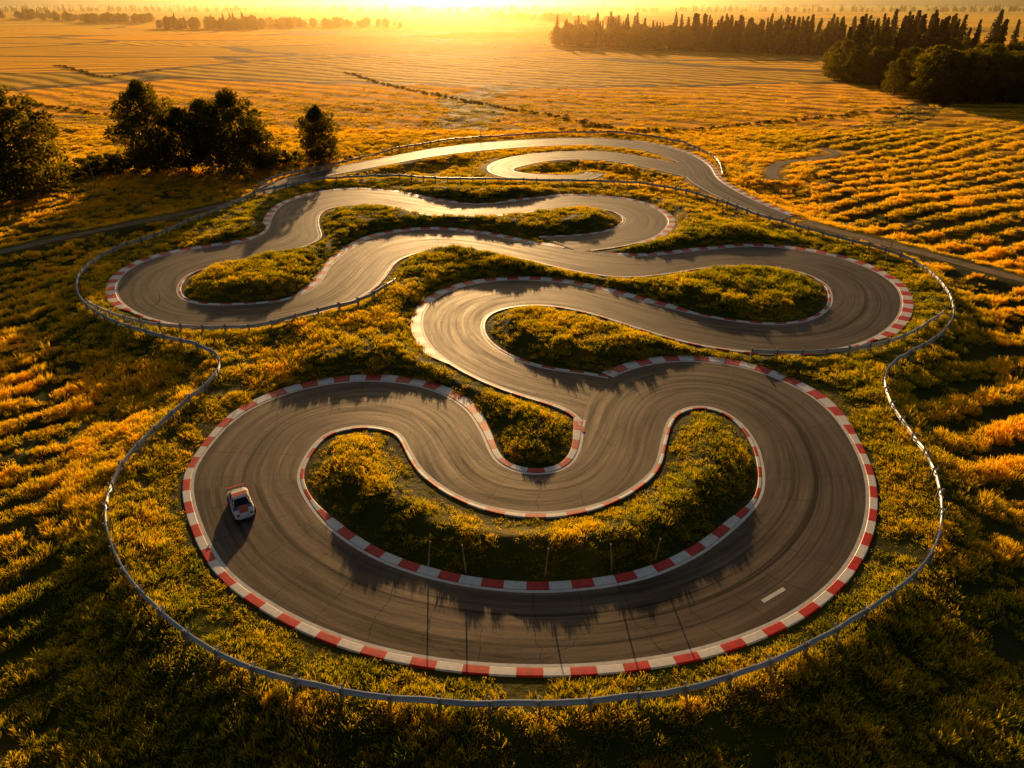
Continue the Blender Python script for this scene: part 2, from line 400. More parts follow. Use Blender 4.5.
def rows(x, y):
    """ridge pattern of the cultivated ground either side of the circuit, 0..1"""
    w = 5*(vnoise(x, y, 34, 31)-.5)+1.5*(vnoise(x, y, 7, 33)-.5)
    right = np.maximum(sstep(0, 12, x-0.30*y-18), .6*sstep(0, 10, -x-0.55*y-6))
    rr = np.where(x > 0, np.hypot(x-RC_C[0], y-RC_C[1]), np.hypot(x+150, y-190)*.9)
    s = 0.5+0.5*np.sin((rr+w)*2*np.pi/np.where(x > 0, 6.0, 3.6))
    return s*right + .5*(1-right), right
def height(x, y):
    d = droad(x, y); r = drail(x, y)
    n1 = vnoise(x, y, 7, 2)-.5; n2 = vnoise(x, y, 2.6, 4)-.5; n3 = vnoise(x, y, 22, 5)-.5
    amp = 0.40+1.15*sstep(6, 12, -r)
    ins_z = amp*(1+0.5*n1)*sstep(0.8, 5.5, d)
    out_z = -1.5*sstep(0.5, 9, r)+1.5*sstep(18, 40, r)+ n3*1.1*sstep(2, 14, r)+0.5*n1*sstep(2, 8, r)
    rw, right = rows(x, y)
    out_z += (rw-.5)*0.6*right*sstep(2, 10, r)
    z = np.where(r < 0, ins_z, 0.40*sstep(0.8, 5, d)*(1-sstep(0, 3, r)) + out_z*sstep(0.8, 7, d))
    z += 0.3*n2*sstep(1.0, 3.5, d)
    far = sstep(300, 900, y)
    z += far*(vnoise(x, y, 260, 8)-.5)*4
    return z-0.06

# ------------------------------------------------------------------ ground sheet
def axis(lo, hi, step, a, b, grow=1.13):
    c = list(np.arange(lo, hi, step)); s = step; x = c[-1]
    while x < b: s = min(s*grow, 300); x += s; c.append(x)
    s = step; x = c[0]; pre = []
    while x > a: s = min(s*grow, 300); x -= s; pre.append(x)
    return np.array(pre[::-1]+c)
gx = axis(-100, 100, 0.45, -5000, 5000)
gy = np.concatenate([axis(20, 120, 0.4, -1500, 119), ])
gy = gy[gy < 120]
s = .4; x = gy[-1]; ext = []
while x < 9000:
    s = min(s*1.011 if x < 320 else s*1.05, 300); x += s; ext.append(x)
gy = np.concatenate([gy, ext])
XX, YY = np.meshgrid(gx, gy)
ZZ = height(XX, YY)
V = np.stack([XX, YY, ZZ], -1).reshape(-1, 3)
nx, ny = len(gx), len(gy)
ii = np.arange(nx*ny).reshape(ny, nx)
F = np.stack([ii[:-1, :-1], ii[:-1, 1:], ii[1:, 1:], ii[1:, :-1]], -1).reshape(-1, 4)
new_obj("ground", new_mesh("ground", V, F, [M_GROUND], smooth=True))
print("ground verts", len(V))

# ------------------------------------------------------------------ roads, lines, kerbs
def road_mesh(name, P, Q, q, closed, z0, z1, m, across=6):
    n = len(P); vs = []; uv = []
    L = q[-1]+1e-6
    rows_ = n+1 if closed else n
    for k in range(rows_):
        i = k % n
        wd = np.linalg.norm(P[i]-Q[i]); qq = q[i] if k < n else q[-1]+(q[1]-q[0])
        for a in range(across+1):
            t = a/across; p = P[i]*(1-t)+Q[i]*t
            vs.append((p[0], p[1], z0+(z1-z0)*min(1, q[i]/L))); uv.append((qq, (t-.5)*wd))
    ii = np.arange(rows_*(across+1)).reshape(rows_, across+1)
    F = np.stack([ii[:-1, :-1], ii[1:, :-1], ii[1:, 1:], ii[:-1, 1:]], -1).reshape(-1, 4)
    me = new_mesh(name, vs, F, [m], uv=uv)
    return new_obj(name, me)
track = bpy.data.objects.new("race_track", None); scene.collection.objects.link(track)
o = road_mesh("asphalt_front_loop", *RA, True, 0.0, 0.0, M_ASPH); o.parent = track
o = road_mesh("asphalt_main", *RB, False, -0.008, -0.024, M_ASPH); o.parent = track
o = road_mesh("asphalt_rear", *RC, False, 0.0, 0.0, M_ASPH); o.parent = track
o = road_mesh("asphalt_rear_hook", *RD, False, 0.008, 0.01, M_ASPH); o.parent = track
for k, r in enumerate(RP):
    road_mesh("dirt_path", *r, False, -0.02, -0.02, M_DIRT)

def maskat(p):
    i = ((p[:, 0]-GX0)/CELL).astype(int); j = ((p[:, 1]-GY0)/CELL).astype(int)
    i = np.clip(i, 0, GW-1); j = np.clip(j, 0, GH-1)
    return mask[j, i]
def edge_strip(name, E, O, closed, width_fn, zbase, kind):
    """E edge, O opposite edge. kind 'kerb' or 'line'"""
    n = len(E)
    T = (np.roll(E, -1, 0)-np.roll(E, 1, 0)) if closed else np.gradient(E, axis=0)
    T /= np.linalg.norm(T, axis=1)[:, None]+1e-9
    nr = np.stack([-T[:, 1], T[:, 0]], 1)
    s_ = np.sign(np.sum(nr*(E-O), 1)); nr *= s_[:, None]
    seg = np.linalg.norm(np.diff(E, axis=0), axis=1)
    s = np.concatenate([[0], np.cumsum(seg)])
    total = s[-1]+(np.linalg.norm(E[0]-E[-1]) if closed else 0)
    m = int(total/0.45)
    if closed: m = max(8, (m//8)*8)
    q = np.linspace(0, total, m+1)
    Ec = np.vstack([E, E[:1]]) if closed else E
    nc = np.vstack([nr, nr[:1]]) if closed else nr
    sc = np.append(s, total) if closed else s
    e = np.stack([np.interp(q, sc, Ec[:, k]) for k in (0, 1)], 1)
    nn = np.stack([np.interp(q, sc, nc[:, k]) for k in (0, 1)], 1); nn /= np.linalg.norm(nn, axis=1)[:, None]+1e-9
    wd = width_fn(e, q/total)
    skip = maskat(e+nn*0.75)
    vs = []; fs = []; fm = []
    if kind == 'kerb': prof = lambda wv: [(0.0, 0.004), (0.05, 0.045), (wv*0.6, 0.062), (wv, 0.070), (wv+0.05, 0.045), (wv+0.08, -0.10)]
    else: prof = lambda wv: [(-0.02, 0.006), (-0.02-wv, 0.006)]
    K = len(prof(1))
    for k in range(m+1):
        zb = zbase(q[k]/total) if callable(zbase) else zbase
        for (o_, z_) in prof(wd[k]):
            p = e[k]+nn[k]*o_; vs.append((p[0], p[1], z_+zb))
    for k in range(m):
        if skip[k] or skip[k+1]: continue
        for a in range(K-1):
            fs.append((k*K+a, (k+1)*K+a, (k+1)*K+a+1, k*K+a+1)); fm.append(int(k//4) % 2)
    if not fs: return None
    if kind == 'kerb': me = new_mesh(name, vs, np.array(fs), [M_RED, M_WHITE], fm)
    else: me = new_mesh(name, vs, np.array(fs), [M_LINE])
    ob = new_obj(name, me); ob.parent = track
    return ob
# widths
def wA_out(e, f): return np.full(len(e), 0.65)+0.75*sstep(58, 72, e[:, 1])
def wA_in(e, f): return 0.30+0.50*(1-sstep(46, 51, e[:, 1]))
edge_strip("kerb_outer", RA[0], RA[1], True, wA_out, 0.0, 'kerb')
edge_strip("kerb_inner", RA[1], RA[0], True, wA_in, 0.0, 'kerb')
edge_strip("edge_line_outer", RA[0], RA[1], True, lambda e, f: np.full(len(e), .28), 0.0, 'line')
edge_strip("edge_line_inner", RA[1], RA[0], True, lambda e, f: np.full(len(e), .28), 0.0, 'line')
zB = lambda f: -0.008-0.016*f
def near_marks(ranges, P_sections):
    """wide kerb where the nearest section lies in the given ranges"""
    def fn(e, f):
        d = np.linalg.norm(e[:, None, :]-P_sections[None], axis=2); k = d.argmin(1)
        g = np.zeros(len(e))
        for a, b in ranges: g[(k >= a) & (k <= b)] = 1
        ker = np.ones(9)/9
        g = np.convolve(np.pad(g, 4, 'edge'), ker, 'valid')
        return 0.32+g*1.1
    return fn
BP = plan(np.array(B)[:, :2]); BQ = plan(np.array(B)[:, 2:])
edge_strip("kerb_main_p", RB[0], RB[1], False, near_marks([(5, 12), (36, 41), (43, 48), (50, 55)], BP), zB, 'kerb')
edge_strip("kerb_main_q", RB[1], RB[0], False, near_marks([(16, 23), (25, 31)], BQ), zB, 'kerb')
edge_strip("edge_line_main_p", RB[0], RB[1], False, lambda e, f: np.full(len(e), .28), zB, 'line')
edge_strip("edge_line_main_q", RB[1], RB[0], False, lambda e, f: np.full(len(e), .28), zB, 'line')
for nm, r, cl in (("rear", RC, False), ("rear_hook", RD, False)):
    edge_strip("edge_line_"+nm+"_a", r[0], r[1], cl, lambda e, f: np.full(len(e), .4), 0.01, 'line')
    edge_strip("edge_line_"+nm+"_b", r[1], r[0], cl, lambda e, f: np.full(len(e), .4), 0.01, 'line')
edge_strip("kerb_rear", RC[0], RC[1], False, lambda e, f: 0.3+1.0*((e[:, 0] > 40) & (e[:, 0] < 70)), 0.01, 'kerb')
# painted grid mark
g = plan([(761,600),(783,587),(786,590),(764,603)])
o = new_obj("grid_mark", new_mesh("grid_mark", [(p[0], p[1], 0.006) for p in g], [(0, 1, 2, 3)], [M_LINE])); o.parent = track

# ------------------------------------------------------------------ guardrails
def guardrail(name, c, closed, zfn):
    n = len(c)
    T = (np.roll(c, -1, 0)-np.roll(c, 1, 0)) if closed else np.gradient(c, axis=0)
    T /= np.linalg.norm(T, axis=1)[:, None]+1e-9
    nr = np.stack([-T[:, 1], T[:, 0]], 1)
    prof = [(0.0, 0.58), (0.06, 0.62), (0.06, 0.73), (-0.04, 0.82), (-0.04, 0.89), (0.06, 0.98), (0.06, 1.09), (0.0, 1.13), (-0.07, 1.13)]
    K = len(prof); vs = []; fs = []; fm = []
    z = zfn(c[:, 0], c[:, 1])
    for k in range(n):
        for o_, h_ in prof: p = c[k]+nr[k]*o_; vs.append((p[0], p[1], z[k]+h_))
    for k in range(n if closed else n-1):
        k2 = (k+1) % n
        for a in range(K-1): fs.append((k*K+a, k2*K+a, k2*K+a+1, k*K+a+1)); fm.append(0)
    for k in range(0, n, 4):
        for side in (-1, 1):
            b = len(vs); t = T[k]; m = nr[k]
            ctr = c[k]+side*m*0.16
            lean = random.uniform(-.05, .05)
            for zz in (-0.5, 1.36):
                for (u, v) in ((-.08, -.07), (.08, -.07), (.08, .07), (-.08, .07)):
                    p = ctr+t*(u+lean*(zz > 0))+m*v; vs.append((p[0], p[1], z[k]+zz))
            for f in ((0, 1, 5, 4), (1, 2, 6, 5), (2, 3, 7, 6), (3, 0, 4, 7), (4, 5, 6, 7)): fs.append(tuple(b+i for i in f)); fm.append(1)
    return new_obj(name, new_mesh(name, vs, np.array(fs), [M_STEEL, M_POST], fm, smooth=False))
guardrail("guardrail", curve(plan(RAIL), True, 0.8, 1.5)[0], True, height)
R2 = [(88,308),(120,322),(170,331),(240,333),(300,328),(350,316),(385,300),(397,286)]
R3 = [(745,357),(800,358),(860,353),(905,341),(928,328),(943,318)]
R5 = [(258,188),(300,171),(370,156),(440,143),(520,136),(600,134),(668,141),(712,158),(722,176)]
for r in (R2, R3, R5):
    guardrail("guardrail", curve(plan(r), False, 0.8, 1.5)[0], False, height)

# ------------------------------------------------------------------ geometry-nodes scatter
def scatter(name, pts, scale, rotz, kind, objs, tone=None):
    col = bpy.data.collections.new(name+"_sources")
    for o in objs: col.objects.link(o)
    me = bpy.data.meshes.new(name); me.vertices.add(len(pts)); me.vertices.foreach_set("co", np.asarray(pts, np.float32).ravel())
    a = me.attributes.new("sc", 'FLOAT_VECTOR', 'POINT'); a.data.foreach_set("vector", np.asarray(scale, np.float32).ravel())
    rot = np.zeros((len(pts), 3), np.float32); rot[:, 2] = rotz; rot[:, 0] = rng.normal(0, .05, len(pts)); rot[:, 1] = rng.normal(0, .05, len(pts))
    a = me.attributes.new("ro", 'FLOAT_VECTOR', 'POINT'); a.data.foreach_set("vector", rot.ravel())
    a = me.attributes.new("kd", 'INT', 'POINT'); a.data.foreach_set("value", np.asarray(kind, np.int32))
    if tone is not None:
        a = me.attributes.new("tone", 'FLOAT', 'POINT'); a.data.foreach_set("value", np.asarray(tone, np.float32))
    ob = new_obj(name, me)
    ng = bpy.data.node_groups.new(name, 'GeometryNodeTree')
    ng.interface.new_socket("Geometry", in_out='INPUT', socket_type='NodeSocketGeometry')
    ng.interface.new_socket("Geometry", in_out='OUTPUT', socket_type='NodeSocketGeometry')
    gi = ng.nodes.new("NodeGroupInput"); go = ng.nodes.new("NodeGroupOutput")
    ci = ng.nodes.new("GeometryNodeCollectionInfo"); ci.inputs[0].default_value = col
    ci.inputs["Separate Children"].default_value = True; ci.inputs["Reset Children"].default_value = True
    ip = ng.nodes.new("GeometryNodeInstanceOnPoints"); ip.inputs["Pick Instance"].default_value = True
    def attr(nm, ty):
        n = ng.nodes.new("GeometryNodeInputNamedAttribute"); n.data_type = ty; n.inputs["Name"].default_value = nm
        return n.outputs["Attribute"]
    ng.links.new(gi.outputs[0], ip.inputs["Points"]); ng.links.new(ci.outputs[0], ip.inputs["Instance"])
    ng.links.new(attr("kd", 'INT'), ip.inputs["Instance Index"])
    ng.links.new(attr("ro", 'FLOAT_VECTOR'), ip.inputs["Rotation"]); ng.links.new(attr("sc", 'FLOAT_VECTOR'), ip.inputs["Scale"])
    ng.links.new(ip.outputs[0], go.inputs[0])
    md = ob.modifiers.new("scatter", 'NODES'); md.node_group = ng
    return ob

def tuft(name, n, rad, hmin, hmax, wid, seed):
    r = np.random.default_rng(seed); vs = []; fs = []; uv = []
    for _ in range(n):
        a = r.uniform(0, 2*np.pi); d = rad*np.sqrt(r.uniform(0, 1)); bx, by = d*np.cos(a), d*np.sin(a)
        h = r.uniform(hmin, hmax)*(1-0.45*(d/rad)**2)
        la = a+r.normal(0, .9); ln = r.uniform(.1, .55)*h*1.2
        dx, dy = np.cos(la)*ln+.06, np.sin(la)*ln
        fa = r.uniform(0, np.pi); wx, wy = np.cos(fa)*wid, np.sin(fa)*wid
        b = len(vs)
        for (t, hw) in ((0, .8), (.55, 1.0)):
            cx, cy, cz = bx+dx*t*t, by+dy*t*t, h*t-.04
            vs += [(cx-wx*hw/2, cy-wy*hw/2, cz), (cx+wx*hw/2, cy+wy*hw/2, cz)]; uv += [(0, t), (1, t)]
        vs += [(bx+dx-wx*.1, by+dy-wy*.1, h*.95), (bx+dx+wx*.1, by+dy+wy*.1, h*.95)]; uv += [(0, 1), (1, 1)]
        fs += [(b, b+1, b+3, b+2), (b+2, b+3, b+5, b+4)]
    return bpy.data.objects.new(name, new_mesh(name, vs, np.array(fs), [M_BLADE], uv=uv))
tufts = [tuft("tuft_a", 60, .6, .22, .46, .06, 1), tuft("tuft_b", 50, .5, .28, .60, .06, 2), tuft("tuft_c", 74, .75, .14, .36, .065, 3), tuft("tuft_d", 36, .42, .4, .75, .06, 4)]

P_, S_, R_, K_, T_ = [], [], [], [], []
def zone(y0, y1, dens, sc, hs, fade=None):
    area_w = 0.80*y1+10
    n = int(dens*(y1-y0)*2*area_w)
    x = rng.uniform(-area_w, area_w, n); y = rng.uniform(y0, y1, n)
    k = np.abs(x) < 0.80*y+12; x, y = x[k], y[k]
    d = droad(x, y); r = drail(x, y)
    keep = d > 0.75+0.42*sc+rng.uniform(0, .25, len(x))
    # clumpiness
    cl = vnoise(x, y, 2.1, 11)*.65+vnoise(x, y, 5.5, 12)*.35
    if y0 < 250: keep &= rng.uniform(0, 1, len(x)) < np.clip(.25+1.9*(cl-.25), .10, 1)
    if fade: keep &= rng.uniform(0, 1, len(x)) > sstep(fade[0], fade[1], y)
    rw, right = rows(x, y)
    keep &= (right*(r > 3) < .5) | (rng.uniform(0, 1, len(x)) < sstep(.30, .70, rw)+.04)
    x, y, d, r, cl = x[keep], y[keep], d[keep], r[keep], cl[keep]
    z = height(x, y)
    n = len(x)
    short = .55+.45*sstep(1.2, 4.0, d)
    mown = 1-.25*(r < 0)
    s = sc*rng.uniform(.7, 1.25, n)
    hh = s*hs*short*mown*(.30+1.45*cl)*rng.uniform(.8, 1.2, n)
    n1 = .6*vnoise(x, y, 30, 51)+.3*vnoise(x, y, 13, 52)+.1*vnoise(x, y, 5, 53)
    n2 = .7*vnoise(x, y, 3.2, 54)+.3*vnoise(x, y, 1.4, 55)
    tn = .09+.45*n1+.28*n2+.20*sstep(28, 62, np.abs(x))*sstep(0, 8, r)-.05*(r < 0)
    st = .6*vnoise(x*.2, y, 12, 56)+.4*vnoise(x*.25, y, 4, 57)
    farw = sstep(110, 280, y)
    tn = tn*(1-farw)+(.45+.42*st)*farw
    tn += rng.uniform(-.14, .14, n)
    P_.append(np.stack([x, y, z], 1)); S_.append(np.stack([s, s, hh], 1)); R_.append(rng.uniform(0, 6.28, n)); T_.append(tn)
    kd = rng.choice(4, n, p=[.34, .26, .28, .12]); K_.append(kd)
zone(20, 70, 5.2, 1.0, 1.15)
zone(70, 130, 3.0, 1.15, 1.1)
zone(130, 260, 1.2, 1.5, .8)
zone(260, 480, .075, 3.6, .22, (270, 440))
pts = np.vstack(P_); print("tufts", len(pts))
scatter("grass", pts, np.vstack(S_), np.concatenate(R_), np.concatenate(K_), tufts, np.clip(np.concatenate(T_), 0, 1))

# ------------------------------------------------------------------ trees
def tube(vs, fs, p0, p1, r0, r1, k=7):
    p0 = Vector(p0); p1 = Vector(p1); d = (p1-p0).normalized()
    a = d.orthogonal().normalized(); b_ = d.cross(a); base = len(vs)
    for p, r in ((p0, r0), (p1, r1)):
        for i in range(k):
            an = 2*math.pi*i/k; vs.append(tuple(p+a*math.cos(an)*r+b_*math.sin(an)*r))
    for i in range(k):
        j = (i+1) % k; fs.append((base+i, base+j, base+k+j, base+k+i))
def leafquads(c, size, r):
    n = len(c)
    u = r.normal(size=(n, 3)); u /= np.linalg.norm(u, axis=1)[:, None]
    v = r.normal(size=(n, 3)); v -= u*np.sum(u*v, 1)[:, None]; v /= np.linalg.norm(v, axis=1)[:, None]
    s = size[:, None]
    q = np.stack([c-u*s, c-v*s*.6, c+u*s, c+v*s*.6], 1)
    return q.reshape(-1, 3)
def broadleaf(name, seed, H=16, Wd=5.2, nl=52, per=150, leaf=.30, low=.10):
    r = np.random.default_rng(seed); vs = []; fs = []
    top = H*.62
    tube(vs, fs, (0, 0, -.5), (.15, .1, H*.28), H*.028, H*.02)
    tube(vs, fs, (.15, .1, H*.28), (.0, .2, top), H*.02, H*.008)
    cs = []
    for i in range(nl):
        t = (i+.5)/nl
        z = H*(low+(.95-low)*t)
        prof = math.sin(math.pi*min(1, (t*.80+.18)))**.6
        a = i*2.4+r.uniform(-.5, .5); rr = Wd*prof*r.uniform(.35, 1.0)*(1 if t < .9 else .4)
        c = np.array([math.cos(a)*rr, math.sin(a)*rr, z+r.normal(0, .4)])
        cs.append((c, Wd*r.uniform(.20, .35)*(1-.3*t)))
        zz = min(z*.7, top*.95)
        if i % 2 == 0: tube(vs, fs, (0.1, .12, zz), tuple(c), H*.009, H*.003, 5)
    nt = len(fs)
    L = []
    for c, rad in cs:
        d = r.normal(size=(per, 3)); d /= np.linalg.norm(d, axis=1)[:, None]
        rad_ = rad*r.uniform(.55, 1.15, per)**.8
        L.append(c+d*rad_[:, None]*np.array([1.1, 1.1, .75]))
    L = np.vstack(L)
    q = leafquads(L, r.uniform(.7, 1.3, len(L))*leaf, r)
    b = len(vs); V = np.vstack([np.array(vs), q]); F = np.vstack([np.array(fs), b+np.arange(len(q)).reshape(-1, 4)])
    return new_mesh(name, V, F, [M_BARK, M_LEAF], [0]*nt+[1]*len(L))
def conifer(name, seed, H=22, Wd=3.8):
    r = np.random.default_rng(seed); vs = []; fs = []
    tube(vs, fs, (0, 0, -.5), (0, 0, H*.97), H*.014, .04, 6)
    nt0 = len(fs)
    pts = []
    tiers = 26
    for i in range(tiers):
        t = i/tiers; z = H*(.08+.90*t); R = Wd*(1-t)**.85*r.uniform(.8, 1.1)+.15
        nb = int(10-4*t)
        for k in range(nb):
            a = r.uniform(0, 6.28); m = 9
            rr = np.linspace(.15, 1, m)*R*r.uniform(.75, 1.15)
            p = np.stack([np.cos(a)*rr, np.sin(a)*rr, z-rr*.32+r.normal(0, .08, m)], 1)+r.normal(0, .14, (m, 3))
            pts.append(p)
    L = np.vstack(pts)
    q = leafquads(L, r.uniform(.3, .6, len(L)), r)
    b = len(vs); V = np.vstack([np.array(vs), q]); F = np.vstack([np.array(fs), b+np.arange(len(q)).reshape(-1, 4)])
    return new_mesh(name, V, F, [M_BARK, M_NEEDLE], [0]*nt0+[1]*len(L))
BL = [broadleaf("broadleaf_%d" % i, 20+i, H=16+i, Wd=6.6+.6*i) for i in range(3)]
CO = [conifer("conifer_%d" % i, 40+i) for i in range(3)]
BU = [broadleaf("bush_%d" % i, 60+i, H=3.4, Wd=2.4, nl=16, per=110, leaf=.17, low=.05) for i in range(2)]
BF = [broadleaf("full_broadleaf_%d" % i, 80+i, H=16, Wd=7.2, nl=80, per=150, leaf=.31, low=.06) for i in range(2)]

def put(me, nm, u, v, s, sx=1.0):
    p = plan([(u, v)])[0]; z = float(height(np.array([p[0]]), np.array([p[1]]))[0])
    o = new_obj(nm, me, (p[0], p[1], z)); o.scale = (s*sx, s*sx, s); o.rotation_euler = (0, 0, random.uniform(0, 6.28)); return o
put(BF[0], "deciduous_tree", 20, 194, 1.5, 1.1); put(BF[1], "deciduous_tree", -34, 198, 1.5, 1.05)
put(BF[1], "deciduous_tree", 157, 171, 1.42, .85); put(BL[0], "deciduous_tree", 190, 172, 1.0, 1.15)
put(BF[0], "deciduous_tree", 238, 168, 1.22, 1.0); put(BF[1], "deciduous_tree", 321, 161, 1.0, .85)
put(BL[1], "deciduous_tree", 212, 169, 1.10, 1.0); put(BL[0], "deciduous_tree", 262, 166, .74, 1.2)
for (u, v, s) in ((55,186,1.1),(70,180,1.2),(85,176,1.3),(100,174,1.2),(118,173,1.5),(130,170,1.4),(145,171,1.3),(268,164,1.2),(280,163,1.2),(296,161,.9),(175,171,1.2),(350,158,.5),(110,168,1.3),(95,170,1.1)):
    put(BU[int(u) % 2], "bush", u, v, s, 1.4)

# forests / hedges as instanced masses
def mass(name, specs, objs_me):
    srcs = [bpy.data.objects.new(m.name+"_src", m) for m in objs_me]
    P, S, R, K = [], [], [], []
    for (u0, u1, v0, v1, n, kinds, smin, smax) in specs:
        a = plan([(u0, v0)])[0]; b = plan([(u1, v1)])[0]
        for _ in range(n):
            t = random.random(); dp = random.random()
            x = a[0]*(1-t)+b[0]*t+random.gauss(0, 3); y = a[1]*(1-t)+b[1]*t
            yd = 45*dp*(y/500.0)
            y += yd; x += yd*x/y
            P.append((x, y, float(height(np.array([x]), np.array([y]))[0])))
            s = random.uniform(smin, smax); wx = s*random.uniform(.9, 1.3); S.append((wx, wx, s)); R.append(random.uniform(0, 6.28)); K.append(random.choice(kinds))
    return scatter(name, P, S, R, K, srcs)
allm = BL+CO
# index order follows alphabetical names: broadleaf 0,1,2 ; conifer 3,4,5
mass("forest", [
    (560,700,47,50,90,[0,1,2,3,4,5],.8,1.3),(690,870,49,57,120,[3,4,5,3,4,0],.8,1.5),(600,860,44,50,80,[3,4,5],.9,1.5),
    (835,935,78,102,34,[0,1,2],.7,1.3),(930,1100,102,108,44,[0,1,2],.8,1.4),(850,1100,78,86,60,[3,4,5,0],.9,1.6),
    (850,1120,62,66,60,[3,4,5],.9,1.7),
    (-60,80,18,21,60,[0,1,2,3],.8,1.3),(82,150,23,24,34,[0,1,2],.9,1.2),(158,262,30,30,50,[0,1,2,5],.8,1.25),(250,400,29,28,60,[0,1,2],.5,1.0),
    (-200,1200,12,12,400,[0,1,2,3,4],.8,1.5),(-200,1200,8,8,400,[0,1,2,3,4],1.0,1.6),(490,620,20,24,50,[0,1,2],.7,1.1),
], allm)
def line_mass(name, lines, me_list, step, smin, smax):
    srcs = [bpy.data.objects.new(m.name+"_hsrc", m) for m in me_list]
    P, S, R, K = [], [], [], []
    for L in lines:
        c, q = curve(plan(L), False, step, 4.0)
        for p in c:
            if random.random() < .12: continue
            x, y = p[0]+random.gauss(0, .8), p[1]+random.gauss(0, 1.0)
            P.append((x, y, float(height(np.array([x]), np.array([y]))[0])))
            s = random.uniform(smin, smax); S.append((s*1.8, s*1.8, s)); R.append(random.uniform(0, 6.28)); K.append(random.randrange(len(me_list)))
    return scatter(name, P, S, R, K, srcs)
line_mass("hedgerow", [[(560,130),(620,132),(680,131),(760,124),(830,117),(905,108)],[(-40,100),(40,106),(90,113),(132,121)],
    [(55,66),(75,70),(100,77),(128,74),(160,70)],[(345,72),(370,80),(420,92),(520,110),(620,131)]], BU, 1.5, .12, .32)

# ------------------------------------------------------------------ stakes / posts
M_WOOD = simple("weathered_wood", (0.45, 0.30, 0.17), 0.7)
def stake(u, v, h, nm="marker_stake", r=.06, m=None):
    p = plan([(u, v)])[0]; z = float(height(np.array([p[0]]), np.array([p[1]]))[0])
    vs, fs = [], []
    lx, ly = random.uniform(-.12, .12)*h, random.uniform(-.05, .05)*h
    tube(vs, fs, (0, 0, -.3), (lx*.6, ly*.6, h*.6), r, r*.9, 8); tube(vs, fs, (lx*.6, ly*.6, h*.6), (lx, ly, h), r*.9, r*.7, 8)
    tube(vs, fs, (lx, ly, h), (lx, ly, h+.05), r*1.3, r*1.2, 8)
    fs.append(tuple(range(len(vs)-8, len(vs))))
    new_obj(nm, new_mesh(nm, vs, fs, [m or M_WOOD]), (p[0], p[1], z))
for (u, v, h) in ((428,566,2.6),(466,572,2.9),(545,576,2.8),(612,570,2.7),(655,560,2.2),(245,395,1.3),(278,360,1.6),(834,386,1.6),(890,390,1.6),(128,262,2.2),(728,205,2.0),(160,300,1.0),(150,610,1.4),(196,690,1.5),(770,690,1.5),(835,655,1.4)):
    stake(u, v, h)
for (u, v, h) in ((97,190,8),(722,222,4.5),(885,263,4),(480,142,5)):
    stake(u, v, h, "utility_pole", .10)

